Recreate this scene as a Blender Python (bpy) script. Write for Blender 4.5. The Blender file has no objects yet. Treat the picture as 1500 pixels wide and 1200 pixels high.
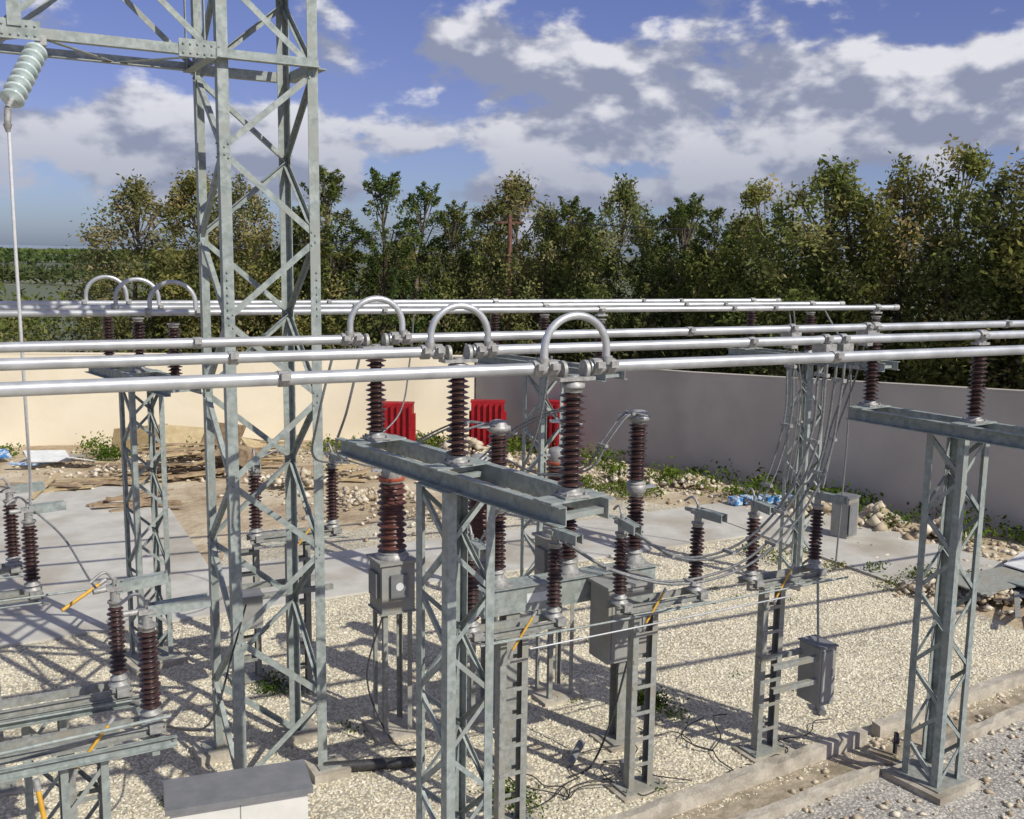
import bpy, math, random
import numpy as np
from mathutils import Vector, Matrix, noise
random.seed(7); rng=np.random.default_rng(7)
scene=bpy.context.scene
V=Vector
# ------------------------------------------------------------ materials
def newmat(name):
    m=bpy.data.materials.new(name); m.use_nodes=True
    nt=m.node_tree; return m,nt,nt.nodes,nt.links,nt.nodes['Principled BSDF']
def noisy(name,c1,c2,scale=6,rough=.6,metal=0,bump=0,bscale=40,detail=5,spec=None,lo=.35,hi=.65,c3=None,s3=1.0,m3=(.5,.68)):
    m,nt,N,Lk,P=newmat(name)
    tc=N.new('ShaderNodeTexCoord')
    n=N.new('ShaderNodeTexNoise'); n.inputs['Scale'].default_value=scale; n.inputs['Detail'].default_value=detail; n.inputs['Roughness'].default_value=.62
    Lk.new(tc.outputs['Object'],n.inputs['Vector'])
    r=N.new('ShaderNodeValToRGB'); r.color_ramp.elements[0].position=lo; r.color_ramp.elements[1].position=hi
    r.color_ramp.elements[0].color=(*c1,1); r.color_ramp.elements[1].color=(*c2,1)
    Lk.new(n.outputs['Fac'],r.inputs['Fac'])
    col=r.outputs['Color']
    if c3:
        n3=N.new('ShaderNodeTexNoise'); n3.inputs['Scale'].default_value=s3; n3.inputs['Detail'].default_value=5
        Lk.new(tc.outputs['Object'],n3.inputs['Vector'])
        mr=N.new('ShaderNodeMapRange'); mr.inputs[1].default_value=m3[0]; mr.inputs[2].default_value=m3[1]
        Lk.new(n3.outputs['Fac'],mr.inputs[0])
        mx=N.new('ShaderNodeMixRGB'); Lk.new(mr.outputs[0],mx.inputs[0]); Lk.new(col,mx.inputs[1]); mx.inputs[2].default_value=(*c3,1)
        col=mx.outputs[0]
    Lk.new(col,P.inputs['Base Color'])
    P.inputs['Roughness'].default_value=rough; P.inputs['Metallic'].default_value=metal
    if spec is not None: P.inputs['Specular IOR Level'].default_value=spec
    if bump:
        b=N.new('ShaderNodeTexNoise'); b.inputs['Scale'].default_value=bscale; b.inputs['Detail'].default_value=4
        Lk.new(tc.outputs['Object'],b.inputs['Vector'])
        bp=N.new('ShaderNodeBump'); bp.inputs['Strength'].default_value=bump; bp.inputs['Distance'].default_value=.02
        Lk.new(b.outputs['Fac'],bp.inputs['Height']); Lk.new(bp.outputs[0],P.inputs['Normal'])
    return m
GALV=noisy('galvanised_steel',(.20,.235,.225),(.35,.39,.37),11,.58,.15,0,60,c3=(.27,.29,.265),s3=3.5,spec=.35)
GALV2=noisy('galvanised_steel_dull',(.21,.22,.20),(.33,.34,.315),14,.68,.1,0,60,c3=(.28,.265,.215),s3=2.5,spec=.3)
ALU=noisy('aluminium_tube',(.42,.44,.45),(.57,.59,.60),5,.40,.5,0,80,c3=(.36,.37,.37),s3=2.2,m3=(.5,.75))
CAST=noisy('cast_clamp',(.24,.24,.23),(.42,.42,.40),20,.55,.3,0,60)
PORC=noisy('brown_porcelain',(.028,.015,.014),(.055,.027,.023),12,.28,0,0,spec=.55)
PORC2=noisy('red_brown_porcelain',(.070,.027,.020),(.11,.042,.030),12,.32,0,0,spec=.5)
GREY=noisy('grey_painted_cabinet',(.25,.255,.24),(.32,.32,.30),4,.55,.05,0,60,c3=(.27,.25,.20),s3=2)
GREYD=noisy('grey_lid',(.16,.17,.175),(.22,.22,.23),4,.5,.1)
BEIGE=noisy('beige_cabinet_door',(.60,.60,.56),(.68,.67,.63),3,.5)
YEL=noisy('yellow_rod',(.50,.27,.02),(.62,.36,.04),10,.5)
RED=noisy('red_paint',(.24,.008,.013),(.38,.014,.020),3,.55,spec=.3)
CABLE=noisy('grey_cable',(.14,.15,.15),(.27,.28,.28),30,.5,.3)
BLACK=noisy('black_cable',(.02,.02,.022),(.05,.05,.05),30,.5)
COND=noisy('bright_conductor',(.62,.64,.66),(.78,.79,.80),30,.4,.2)
GLASS=noisy('glass_disc',(.42,.52,.50),(.60,.68,.66),8,.12,0,0,spec=.8)
CONC=noisy('concrete',(.43,.42,.38),(.53,.515,.465),1.5,.85,0,.3,30,c3=(.35,.32,.26),s3=.6,m3=(.46,.7))
CONCW=noisy('rough_concrete',(.34,.31,.25),(.50,.46,.38),5,.9,0,.6,25,c3=(.26,.23,.18),s3=2)
WALLC=noisy('rendered_wall_cream',(.72,.65,.49),(.79,.72,.56),.6,.9,0,.15,12,c3=(.64,.57,.43),s3=.3)
WALLSH=noisy('rendered_wall_shaded',(.43,.40,.355),(.50,.465,.41),.5,.9,0,.15,12,c3=(.38,.355,.31),s3=.35)  # wall run turned from the sun: its shade is put into the base colour
WOOD=noisy('old_plank',(.20,.14,.08),(.40,.30,.19),6,.85,0,.3,30)
PLY=noisy('plywood_sheet',(.38,.29,.15),(.52,.42,.25),4,.8)
WHITE=noisy('white_sheet',(.52,.54,.54),(.66,.67,.66),4,.6)
BLUE=noisy('blue_wrap',(.03,.16,.42),(.45,.55,.62),7,.4,lo=.48,hi=.52)
BARK=noisy('bark',(.09,.068,.045),(.18,.14,.10),6,.9)
RUST=noisy('rusty_pole',(.13,.06,.04),(.2,.10,.07),6,.8)
ORNG=noisy('orange_band',(.35,.08,.04),(.45,.11,.06),6,.5)

def tintmat(name,stops,rough=.8,trans=0):
    m,nt,N,Lk,P=newmat(name)
    a=N.new('ShaderNodeAttribute'); a.attribute_name='tint'
    r=N.new('ShaderNodeValToRGB'); el=r.color_ramp.elements
    while len(el)<len(stops): el.new(.5)
    for e,(p,c) in zip(el,stops): e.position=p; e.color=(*c,1)
    Lk.new(a.outputs['Fac'],r.inputs['Fac'])
    if trans:
        oi=N.new('ShaderNodeObjectInfo'); r2=N.new('ShaderNodeValToRGB'); e2=r2.color_ramp.elements; e2.new(.35); e2.new(.7)
        for e,(p,c) in zip(e2,[(0,(.80,.88,.8)),(.35,(1.0,1.08,.8)),(.7,(1.15,1.05,.85)),(1,(.98,.94,1.0))]): e.position=p; e.color=(*c,1)
        Lk.new(oi.outputs['Random'],r2.inputs[0])
        ml=N.new('ShaderNodeMixRGB'); ml.blend_type='MULTIPLY'; ml.inputs[0].default_value=1; Lk.new(r.outputs[0],ml.inputs[1]); Lk.new(r2.outputs[0],ml.inputs[2])
        out=N['Material Output']; N.remove(P)
        d=N.new('ShaderNodeBsdfDiffuse'); Lk.new(ml.outputs[0],d.inputs['Color'])
        t=N.new('ShaderNodeBsdfTranslucent'); Lk.new(ml.outputs[0],t.inputs['Color'])
        mx=N.new('ShaderNodeMixShader'); mx.inputs[0].default_value=trans
        Lk.new(d.outputs[0],mx.inputs[1]); Lk.new(t.outputs[0],mx.inputs[2]); Lk.new(mx.outputs[0],out.inputs[0])
    else:
        Lk.new(r.outputs['Color'],P.inputs['Base Color']); P.inputs['Roughness'].default_value=rough; P.inputs['Specular IOR Level'].default_value=.2
    return m
LEAFE=tintmat('eucalyptus_foliage',[(0,(.095,.115,.040)),(.4,(.19,.21,.075)),(.7,(.29,.27,.12)),(1,(.40,.33,.19))],.6,.35)
LEAFC=tintmat('conifer_foliage',[(0,(.065,.092,.036)),(.5,(.13,.165,.062)),(.8,(.22,.23,.09)),(1,(.29,.26,.13))],.7,.35)
WEED=tintmat('weed_foliage',[(0,(.04,.075,.015)),(.6,(.10,.15,.03)),(1,(.18,.19,.06))],.7,.3)
STONE=tintmat('limestone_pebbles',[(0,(.52,.46,.33)),(.3,(.66,.60,.45)),(.75,(.74,.69,.54)),(1,(.82,.78,.65))],.9)
STONEG=tintmat('dusty_pebbles',[(0,(.36,.34,.30)),(.5,(.50,.48,.43)),(1,(.62,.60,.54))],.9)
ROCK=tintmat('rubble_stone',[(0,(.34,.27,.18)),(.4,(.50,.43,.32)),(1,(.68,.62,.50))],.9)

def gravelmat(name,cs,dk=.6,sc=22):
    m,nt,N,Lk,P=newmat(name)
    tc=N.new('ShaderNodeTexCoord')
    v=N.new('ShaderNodeTexVoronoi'); v.inputs['Scale'].default_value=sc; Lk.new(tc.outputs['Object'],v.inputs['Vector'])
    sep=N.new('ShaderNodeSeparateColor'); Lk.new(v.outputs['Color'],sep.inputs[0])
    r=N.new('ShaderNodeValToRGB'); el=r.color_ramp.elements
    el.new(.5)
    for e,(p,c) in zip(el,cs): e.position=p; e.color=(*c,1)
    Lk.new(sep.outputs[0],r.inputs[0])
    r2=N.new('ShaderNodeMapRange'); r2.inputs[1].default_value=.3; r2.inputs[2].default_value=.65; r2.inputs[3].default_value=1; r2.inputs[4].default_value=dk
    Lk.new(v.outputs['Distance'],r2.inputs[0])
    mx=N.new('ShaderNodeMixRGB'); mx.blend_type='MULTIPLY'; mx.inputs[0].default_value=1
    Lk.new(r.outputs[0],mx.inputs[1]); Lk.new(r2.outputs[0],mx.inputs[2])
    n=N.new('ShaderNodeTexNoise'); n.inputs['Scale'].default_value=.8; n.inputs['Detail'].default_value=6; Lk.new(tc.outputs['Object'],n.inputs['Vector'])
    mr=N.new('ShaderNodeMapRange'); mr.inputs[1].default_value=.35; mr.inputs[2].default_value=.7; mr.inputs[3].default_value=1.06; mr.inputs[4].default_value=.70
    Lk.new(n.outputs['Fac'],mr.inputs[0])
    m2=N.new('ShaderNodeMixRGB'); m2.blend_type='MULTIPLY'; m2.inputs[0].default_value=1
    Lk.new(mx.outputs[0],m2.inputs[1]); Lk.new(mr.outputs[0],m2.inputs[2]); Lk.new(m2.outputs[0],P.inputs['Base Color'])
    P.inputs['Roughness'].default_value=.9
    inv=N.new('ShaderNodeMath'); inv.operation='SUBTRACT'; inv.inputs[0].default_value=1; Lk.new(v.outputs['Distance'],inv.inputs[1])
    bp=N.new('ShaderNodeBump'); bp.inputs['Strength'].default_value=.7; bp.inputs['Distance'].default_value=.02
    Lk.new(inv.outputs[0],bp.inputs['Height']); Lk.new(bp.outputs[0],P.inputs['Normal'])
    return m
GRAV=gravelmat('limestone_gravel',[(0,(.54,.475,.34)),(.5,(.68,.62,.47)),(1,(.78,.73,.59))])
GRAVG=gravelmat('dusty_gravel',[(0,(.36,.34,.30)),(.5,(.48,.46,.41)),(1,(.60,.57,.51))])

def groundmat():
    m,nt,N,Lk,P=newmat('earth_and_fields')
    tc=N.new('ShaderNodeTexCoord')
    n=N.new('ShaderNodeTexNoise'); n.inputs['Scale'].default_value=.45; n.inputs['Detail'].default_value=9; n.inputs['Roughness'].default_value=.68
    Lk.new(tc.outputs['Object'],n.inputs['Vector'])
    r=N.new('ShaderNodeValToRGB'); el=r.color_ramp.elements; el.new(.5)
    for e,(p,c) in zip(el,[(.35,(.27,.195,.12)),(.5,(.43,.35,.235)),(.64,(.56,.49,.36))]): e.position=p;e.color=(*c,1)
    Lk.new(n.outputs['Fac'],r.inputs[0])
    mp=N.new('ShaderNodeMapping'); mp.inputs['Scale'].default_value=(.003,.007,1); mp.inputs['Rotation'].default_value=(0,0,.5); Lk.new(tc.outputs['Object'],mp.inputs[0])
    f=N.new('ShaderNodeTexVoronoi'); f.inputs['Scale'].default_value=1
    Lk.new(mp.outputs[0],f.inputs['Vector'])
    sep=N.new('ShaderNodeSeparateColor'); Lk.new(f.outputs['Color'],sep.inputs[0])
    r2=N.new('ShaderNodeValToRGB'); el=r2.color_ramp.elements; el.new(.5); el.new(.75)
    for e,(p,c) in zip(el,[(0,(.07,.085,.06)),(.4,(.12,.14,.085)),(.7,(.22,.22,.16)),(1,(.09,.11,.08))]): e.position=p;e.color=(*c,1)
    Lk.new(sep.outputs[0],r2.inputs[0])
    ln=N.new('ShaderNodeVectorMath'); ln.operation='LENGTH'; Lk.new(tc.outputs['Object'],ln.inputs[0])
    mr=N.new('ShaderNodeMapRange'); mr.inputs[1].default_value=42; mr.inputs[2].default_value=60; Lk.new(ln.outputs['Value'],mr.inputs[0])
    mx=N.new('ShaderNodeMixRGB'); Lk.new(mr.outputs[0],mx.inputs[0]); Lk.new(r.outputs[0],mx.inputs[1]); Lk.new(r2.outputs[0],mx.inputs[2])
    Lk.new(mx.outputs[0],P.inputs['Base Color']); P.inputs['Roughness'].default_value=.95
    bp=N.new('ShaderNodeBump'); bp.inputs['Strength'].default_value=.6; bp.inputs['Distance'].default_value=.12
    n2=N.new('ShaderNodeTexNoise'); n2.inputs['Scale'].default_value=5; n2.inputs['Detail'].default_value=6; Lk.new(tc.outputs['Object'],n2.inputs['Vector'])
    Lk.new(n2.outputs['Fac'],bp.inputs['Height']); Lk.new(bp.outputs[0],P.inputs['Normal'])
    return m
GROUND=groundmat()

# ------------------------------------------------------------ mesh builder
def perp(d):
    a=V((0,0,1)) if abs(d.z)<.9 else V((1,0,0))
    u=d.cross(a).normalized(); return u,d.cross(u).normalized()
class B:
    def __init__(s): s.v=[];s.f=[];s.m=[];s.sm=[];s.mats=[]
    def mi(s,m):
        if m not in s.mats: s.mats.append(m)
        return s.mats.index(m)
    def add(s,vs,fs,m,smooth=False):
        o=len(s.v); s.v+=[tuple(x) for x in vs]; i=s.mi(m)
        for f in fs: s.f.append([o+k for k in f]); s.m.append(i); s.sm.append(smooth)
    def prism(s,p0,p1,U,W,u0,u1,w0,w1,m):
        p0=V(p0);p1=V(p1)
        vs=[p+U*a+W*b for p in (p0,p1) for a,b in ((u0,w0),(u1,w0),(u1,w1),(u0,w1))]
        s.add(vs,[(0,1,2,3),(7,6,5,4),(0,4,5,1),(1,5,6,2),(2,6,7,3),(3,7,4,0)],m)
    def box(s,c,sz,m,rz=0,rx=0,ry=0):
        M=Matrix.Rotation(rz,3,'Z')@Matrix.Rotation(ry,3,'Y')@Matrix.Rotation(rx,3,'X')
        c=V(c); a,b,d=[q/2 for q in sz]
        X=M@V((1,0,0));Y=M@V((0,1,0));Z=M@V((0,0,1))
        s.prism(c-Z*d,c+Z*d,X,Y,-a,a,-b,b,m)
    def bar(s,p0,p1,w,h,m,up=(0,0,1)):
        p0=V(p0);p1=V(p1);d=(p1-p0).normalized();up=V(up)
        U=d.cross(up)
        if U.length<1e-3: U,W=perp(d)
        else: U.normalize(); W=U.cross(d).normalized()
        s.prism(p0,p1,U,W,-w/2,w/2,-h/2,h/2,m)
    def cyl(s,p0,p1,r0,m,r1=None,seg=12,caps=True,smooth=True):
        r1=r0 if r1 is None else r1
        p0=V(p0);p1=V(p1);d=(p1-p0).normalized();u,w=perp(d)
        vs=[];
        for p,r in ((p0,r0),(p1,r1)):
            for k in range(seg):
                a=2*math.pi*k/seg; vs.append(p+u*math.cos(a)*r+w*math.sin(a)*r)
        s.add(vs,[(k,(k+1)%seg,seg+(k+1)%seg,seg+k) for k in range(seg)],m,smooth)
        if caps: s.add(vs,[tuple(range(seg))[::-1],tuple(range(seg,2*seg))],m)
    def lathe(s,base,d,prof,m,seg=18,smooth=True):
        base=V(base);d=V(d).normalized();u,w=perp(d);vs=[]
        for r,z in prof:
            for k in range(seg):
                a=2*math.pi*k/seg; vs.append(base+d*z+u*math.cos(a)*r+w*math.sin(a)*r)
        fs=[]
        for j in range(len(prof)-1):
            for k in range(seg): fs.append((j*seg+k,j*seg+(k+1)%seg,(j+1)*seg+(k+1)%seg,(j+1)*seg+k))
        s.add(vs,fs,m,smooth)
        s.add(vs[:seg],[tuple(range(seg))[::-1]],m); s.add(vs[-seg:],[tuple(range(seg))],m)
    def tube(s,pts,r,m,seg=8):
        pts=[V(p) for p in pts]; vs=[];n=len(pts); u=None
        for i,p in enumerate(pts):
            d=(pts[min(i+1,n-1)]-pts[max(i-1,0)]).normalized()
            if u is None: u,w=perp(d)
            else:
                u=(u-d*u.dot(d)).normalized(); w=d.cross(u)
            for k in range(seg):
                a=2*math.pi*k/seg; vs.append(p+u*math.cos(a)*r+w*math.sin(a)*r)
        fs=[(i*seg+k,i*seg+(k+1)%seg,(i+1)*seg+(k+1)%seg,(i+1)*seg+k) for i in range(n-1) for k in range(seg)]
        s.add(vs,fs,m,True); s.add(vs[:seg],[tuple(range(seg))[::-1]],m); s.add(vs[-seg:],[tuple(range(seg))],m)
    def angle(s,p0,p1,d1,d2,w,t,m):
        d1=V(d1);d2=V(d2)
        s.prism(p0,p1,d1,d2,0,w,0,t,m); s.prism(p0,p1,d2,d1,t+.0005,w,0,t,m)
    def chan(s,p0,p1,h,fl,t,m,side=1):
        p0=V(p0);p1=V(p1);d=(p1-p0).normalized();U=d.cross(V((0,0,1))).normalized()*side;Z=V((0,0,1))
        s.prism(p0,p1,U,Z,0,t,-h/2,h/2,m)
        s.prism(p0,p1,U,Z,t+.0004,fl,h/2-t,h/2,m); s.prism(p0,p1,U,Z,t+.0004,fl,-h/2,-h/2+t,m)
    def obj(s,name,parent=None):
        me=bpy.data.meshes.new(name); me.from_pydata(s.v,[],s.f)
        for m in s.mats: me.materials.append(m)
        me.polygons.foreach_set('material_index',s.m); me.polygons.foreach_set('use_smooth',s.sm)
        me.update(); o=bpy.data.objects.new(name,me); scene.collection.objects.link(o)
        if parent: o.parent=parent
        return o
def spline(pts,n=10):
    pts=[V(p) for p in pts]; P=[pts[0]*2-pts[1]]+pts+[pts[-1]*2-pts[-2]]; out=[]
    for i in range(1,len(P)-2):
        a,b,c,d=P[i-1:i+3]
        for k in range(n):
            t=k/n; out.append(.5*((2*b)+(c-a)*t+(2*a-5*b+4*c-d)*t*t+(3*b-a-3*c+d)*t**3))
    out.append(pts[-1]); return out
def insulator(b,base,h,r,m,n=None,d=(0,0,1),core=.5,cap=.06,capm=None,seg=18):
    base=V(base);d=V(d).normalized();capm=capm or CAST
    b.lathe(base,d,[(r*.95,0),(r*.95,.015),(r*.7,.02),(r*.66,cap)],capm,seg)
    L=h-2*cap; n=n or max(4,int(L/.052)); p=L/n
    prof=[(r*core,0)]
    for i in range(n):
        R=r if i%2==0 else r*.87
        z=i*p; prof+=[(r*core,z+p*.18),(R*.93,z+p*.36),(R,z+p*.44),(R*.97,z+p*.52),(r*core*1.1,z+p*.86)]
    prof.append((r*core,L))
    b.lathe(base+d*cap,d,prof,m,seg)
    b.lathe(base+d*(h-cap),d,[(r*.66,0),(r*.7,cap*.6),(r*.85,cap*.65),(r*.85,cap)],capm,seg)
def lattice(b,cx,cy,z0,z1,w,pan,leg,br,m,rot=0,t=.008,taper=0,bolts=False,phase=0,horiz=()):
    R=Matrix.Rotation(rot,3,'Z')
    def P(sx,sy,z):
        k=(z-z0)/(z1-z0); ww=(w+(taper*(1-k)))/2
        q=R@V((sx*ww,sy*ww,0)); return V((cx+q.x,cy+q.y,z))
    for sx in (-1,1):
        for sy in (-1,1):
            b.angle(P(sx,sy,z0),P(sx,sy,z1),R@V((-sx,0,0)),R@V((0,-sy,0)),leg,t,m)
    n=max(1,round((z1-z0)/pan)); h=(z1-z0)/n
    faces=[((-1,-1),(1,-1),V((0,1,0))),((1,-1),(1,1),V((-1,0,0))),((1,1),(-1,1),V((0,-1,0))),((-1,1),(-1,-1),V((1,0,0)))]
    for fi,(a,c,inn) in enumerate(faces):
        inn=R@inn
        for i in range(n):
            za,zb=z0+i*h,z0+(i+1)*h
            s0,s1=(a,c) if (i+fi+phase)%2==0 else (c,a)
            p0=P(*s0,za+.03);p1=P(*s1,zb-.03)
            al=(P(*c,za)-P(*a,za)).normalized()
            sg=1 if s0==a else -1
            p0=p0+al*sg*leg*.35; p1=p1-al*sg*leg*.35
            d=(p1-p0).normalized(); W=d.cross(inn).normalized()
            off=inn*(t+.001)
            b.prism(p0+off,p1+off,W,inn,-br/2,br/2,0,t*.7,m)
            b.prism(p0+off,p1+off,W,inn,-br/2,-br/2+t*.7,t*.7+.0005,br*.8,m)
            if bolts:
                for pp in (p0,p1):
                    for q in (.0,.06):
                        c0=pp+(d if pp is p0 else -d)*(.02+q)-inn*.001
                        b.cyl(c0,c0-inn*.016,.013,m,seg=6,smooth=False)
        for z in horiz:
            p0=P(*a,z);p1=P(*c,z); b.angle(p0-inn*.002,p1-inn*.002,V((0,0,1)),-inn,leg*.9,t,m)
    return P

# ------------------------------------------------------------ ground, slabs, walls
def sheet(name,poly,z,m):
    me=bpy.data.meshes.new(name); me.from_pydata([(x,y,z) for x,y in poly],[],[list(range(len(poly)))]); me.materials.append(m)
    o=bpy.data.objects.new(name,me); scene.collection.objects.link(o); return o
sheet('ground',[(-9000,-9000),(9000,-9000),(9000,9000),(-9000,9000)],0,GROUND)
sheet('gravel_yard',[(-14,-4),(26,-4),(24,8),(17.6,9.9),(17.3,19.4),(-14,19.4)],.004,GRAV)
sheet('gravel_yard',[(4.6,22.45),(17.3,22.45),(16.9,23.6),(15.6,24.6),(14.0,24.2),(12.6,25.3),(11,24.6),(9.6,25.0),(8.4,24.1),(7,25.1),(5.6,25.3)],.004,GRAV)
sheet('gravel_path',[(3.0,-3),(27,-3),(26,11.3),(3.0,9.1)],.008,GRAVG)
def slab(name,poly,z,m):
    b=B(); n=len(poly)
    b.add([(x,y,-.05) for x,y in poly]+[(x,y,z) for x,y in poly],[tuple(range(n,2*n))]+[(i,(i+1)%n,n+(i+1)%n,n+i) for i in range(n)],m)
    return b.obj(name)
slab('concrete_road',[(-14,19.4),(17.4,19.4),(17.4,22.4),(-14,22.4)],.05,CONC)
slab('concrete_pavement',[(-14,22.45),(4.4,22.45),(4.6,31.6),(-14,33.5)],.06,CONC)
slab('concrete_pavement',[(17.45,13.5),(21.0,14.2),(20.5,22.4),(17.45,22.4)],.055,CONC)
def wall(name,pts,m,th=.25):
    b=B(); P=[V((x,y,0)) for x,y,z in pts]; Hs=[z for *_,z in pts]
    n=len(P)
    off=[]
    for i in range(n):
        d=(P[min(i+1,n-1)]-P[max(i-1,0)]).normalized(); off.append(V((-d.y,d.x,0))*th)
    vs=[]
    for i in range(n): vs+=[P[i]+V((0,0,-.2)),P[i]+V((0,0,Hs[i])),P[i]+off[i]+V((0,0,Hs[i])),P[i]+off[i]+V((0,0,-.2))]
    fs=[]
    for i in range(n-1):
        a=4*i;c=a+4
        fs+=[(a,c,c+1,a+1),(a+1,c+1,c+2,a+2),(a+2,c+2,c+3,a+3)]
    fs+=[(0,1,2,3),(4*n-1,4*n-2,4*n-3,4*n-4)]
    b.add(vs,fs,m)
    for i in range(n-1):
        p0=P[i]+V((0,0,Hs[i]));p1=P[i+1]+V((0,0,Hs[i+1])); o=(off[i]+off[i+1])/2
        d=(p1-p0).normalized();U=o.normalized()
        b.prism(p0,p1,U,V((0,0,1)),-.015,th+.015,.002,.04,m)
    return b.obj(name)
wall('boundary_wall',[(-16,45.0,3.4),(.7,40.0,3.3),(17,35.05,3.1)],WALLC)
wall('boundary_wall',[(17.02,35.0,3.1),(20.5,26.6,3.25),(23.4,16.2,3.75),(27,3,4.1)],WALLSH)

# ------------------------------------------------------------ pebbles / rocks
def meshnp(name,vs,fs,tint,mats,link=True,matidx=None):
    me=bpy.data.meshes.new(name); k=fs.shape[1]; nf=len(fs)
    me.vertices.add(len(vs)); me.vertices.foreach_set('co',vs.astype(np.float32).ravel())
    me.loops.add(nf*k); me.loops.foreach_set('vertex_index',fs.astype(np.int32).ravel())
    me.polygons.add(nf); me.polygons.foreach_set('loop_start',np.arange(0,nf*k,k,dtype=np.int32)); me.polygons.foreach_set('loop_total',np.full(nf,k,dtype=np.int32))
    for m in mats: me.materials.append(m)
    if matidx is not None: me.polygons.foreach_set('material_index',matidx.astype(np.int32))
    at=me.attributes.new('tint','FLOAT','POINT'); at.data.foreach_set('value',tint.astype(np.float32))
    me.update(); me.validate()
    if not link: return me
    o=bpy.data.objects.new(name,me); scene.collection.objects.link(o); return o
def stones(name,pts,rad,mat,z=0.0,flat=.6,tint=None,half=False):
    n=len(pts)
    if half:
        base=np.array([(1,0,0),(-.3,.9,0),(-.4,-.8,0),(0,0,1)],float); F=np.array([(0,1,3),(1,2,3),(2,0,3)])
    else:
        base=np.array([(1,0,0),(-1,0,0),(0,1,0),(0,-1,0),(0,0,1),(0,0,-1)],float)
        F=np.array([(0,2,4),(2,1,4),(1,3,4),(3,0,4),(2,0,5),(1,2,5),(3,1,5),(0,3,5)])
    k=len(base)
    a=rng.uniform(0,2*np.pi,n); ca,sa=np.cos(a),np.sin(a)
    vv=base[None]*rng.uniform(.65,1.25,(n,k,1)); vv=vv+rng.normal(0,.18,(n,k,3))
    vv[:,:,2]*=flat
    x=vv[:,:,0]*ca[:,None]-vv[:,:,1]*sa[:,None]; y=vv[:,:,0]*sa[:,None]+vv[:,:,1]*ca[:,None]
    vv=np.stack([x,y,vv[:,:,2]],-1)*rad[:,None,None]
    vv+=np.column_stack([pts[:,0],pts[:,1],(pts[:,2] if pts.shape[1]>2 else z)+rad*flat*(0 if half else .4)])[:,None,:]
    return meshnp(name,vv.reshape(-1,3),(F[None]+k*np.arange(n)[:,None,None]).reshape(-1,3),np.repeat(tint if tint is not None else rng.uniform(0,1,n),k),[mat])
n=90000
pts=np.column_stack([rng.uniform(-1.5,17.3,n),rng.uniform(8.2,19.3,n)])
ok=(pts[:,1]>9.05+.085*(pts[:,0]-3))|(pts[:,0]<5)
pts=pts[ok]; stones('gravel',pts,rng.uniform(.014,.038,len(pts)),STONE,.004,.75,half=True)
n=16000; pts=np.column_stack([rng.uniform(8,24,n),rng.uniform(6,11.2,n)]); ok=(pts[:,1]<8.8+.085*(pts[:,0]-3)); pts=pts[ok]
stones('roadside_gravel',pts,rng.uniform(.012,.032,len(pts)),STONEG,.008,half=True)

def scatter_line(pl,n,w):
    out=[]
    for _ in range(n):
        i=random.randrange(len(pl)-1); t=random.random(); a,c=pl[i],pl[i+1]
        out.append((a[0]+(c[0]-a[0])*t+random.gauss(0,w),a[1]+(c[1]-a[1])*t+random.gauss(0,w)))
    return np.array(out)
def heap(name,centers,mat=ROCK):
    P=[];R=[]
    for cx,cy,rad,hh,cnt,rs in centers:
        for _ in range(cnt):
            r=abs(random.gauss(0,.5)); a=random.uniform(0,6.28); x=cx+rad*r*math.cos(a); y=cy+rad*r*math.sin(a)*.8
            P.append((x,y,max(0,hh*(1-r)*random.uniform(.5,1)))); R.append(rs*random.uniform(.3,1.3)**1.3)
    return stones(name,np.array(P),np.array(R),mat,flat=.75)
heap('rubble_pile',[(14.5,30.5,2.0,.9,220,.2),(16.8,29,1.5,.5,170,.16),(12.4,33,1.4,.5,120,.18)])
heap('rubble_pile',[(19.3,24.6,1.2,.35,170,.12),(18.0,25.8,1.4,.4,170,.12),(20.3,20.6,1.0,.5,110,.17),(21.0,18.8,.9,.45,100,.18),(21.6,17.2,.9,.4,110,.16)])
heap('rubble_pile',[(17.6,14.2,.9,.3,160,.10),(18.4,13.3,1.0,.3,160,.09),(19.5,12.6,1.0,.25,160,.09)])
heap('rubble_pile',[(8.3,29.5,2.0,.5,200,.13),(5.0,33.5,2.5,.5,200,.13),(9.5,27,2.2,.25,200,.10),(10.5,24.5,2.5,.15,200,.07)])
p=scatter_line([(1,36),(12,32.5),(17,29),(19.5,24),(21.5,17),(22,13)],1600,1.3)
stones('scattered_rubble',p,rng.uniform(.03,.13,len(p)),ROCK,0)
p=np.column_stack([rng.uniform(9,17,500),rng.uniform(6.5,10.4,500)]); ok=p[:,1]<9.3+.085*(p[:,0]-3); p=p[ok]
stones('roadside_rubble',p,rng.uniform(.03,.075,len(p)),ROCK,.01)

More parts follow.
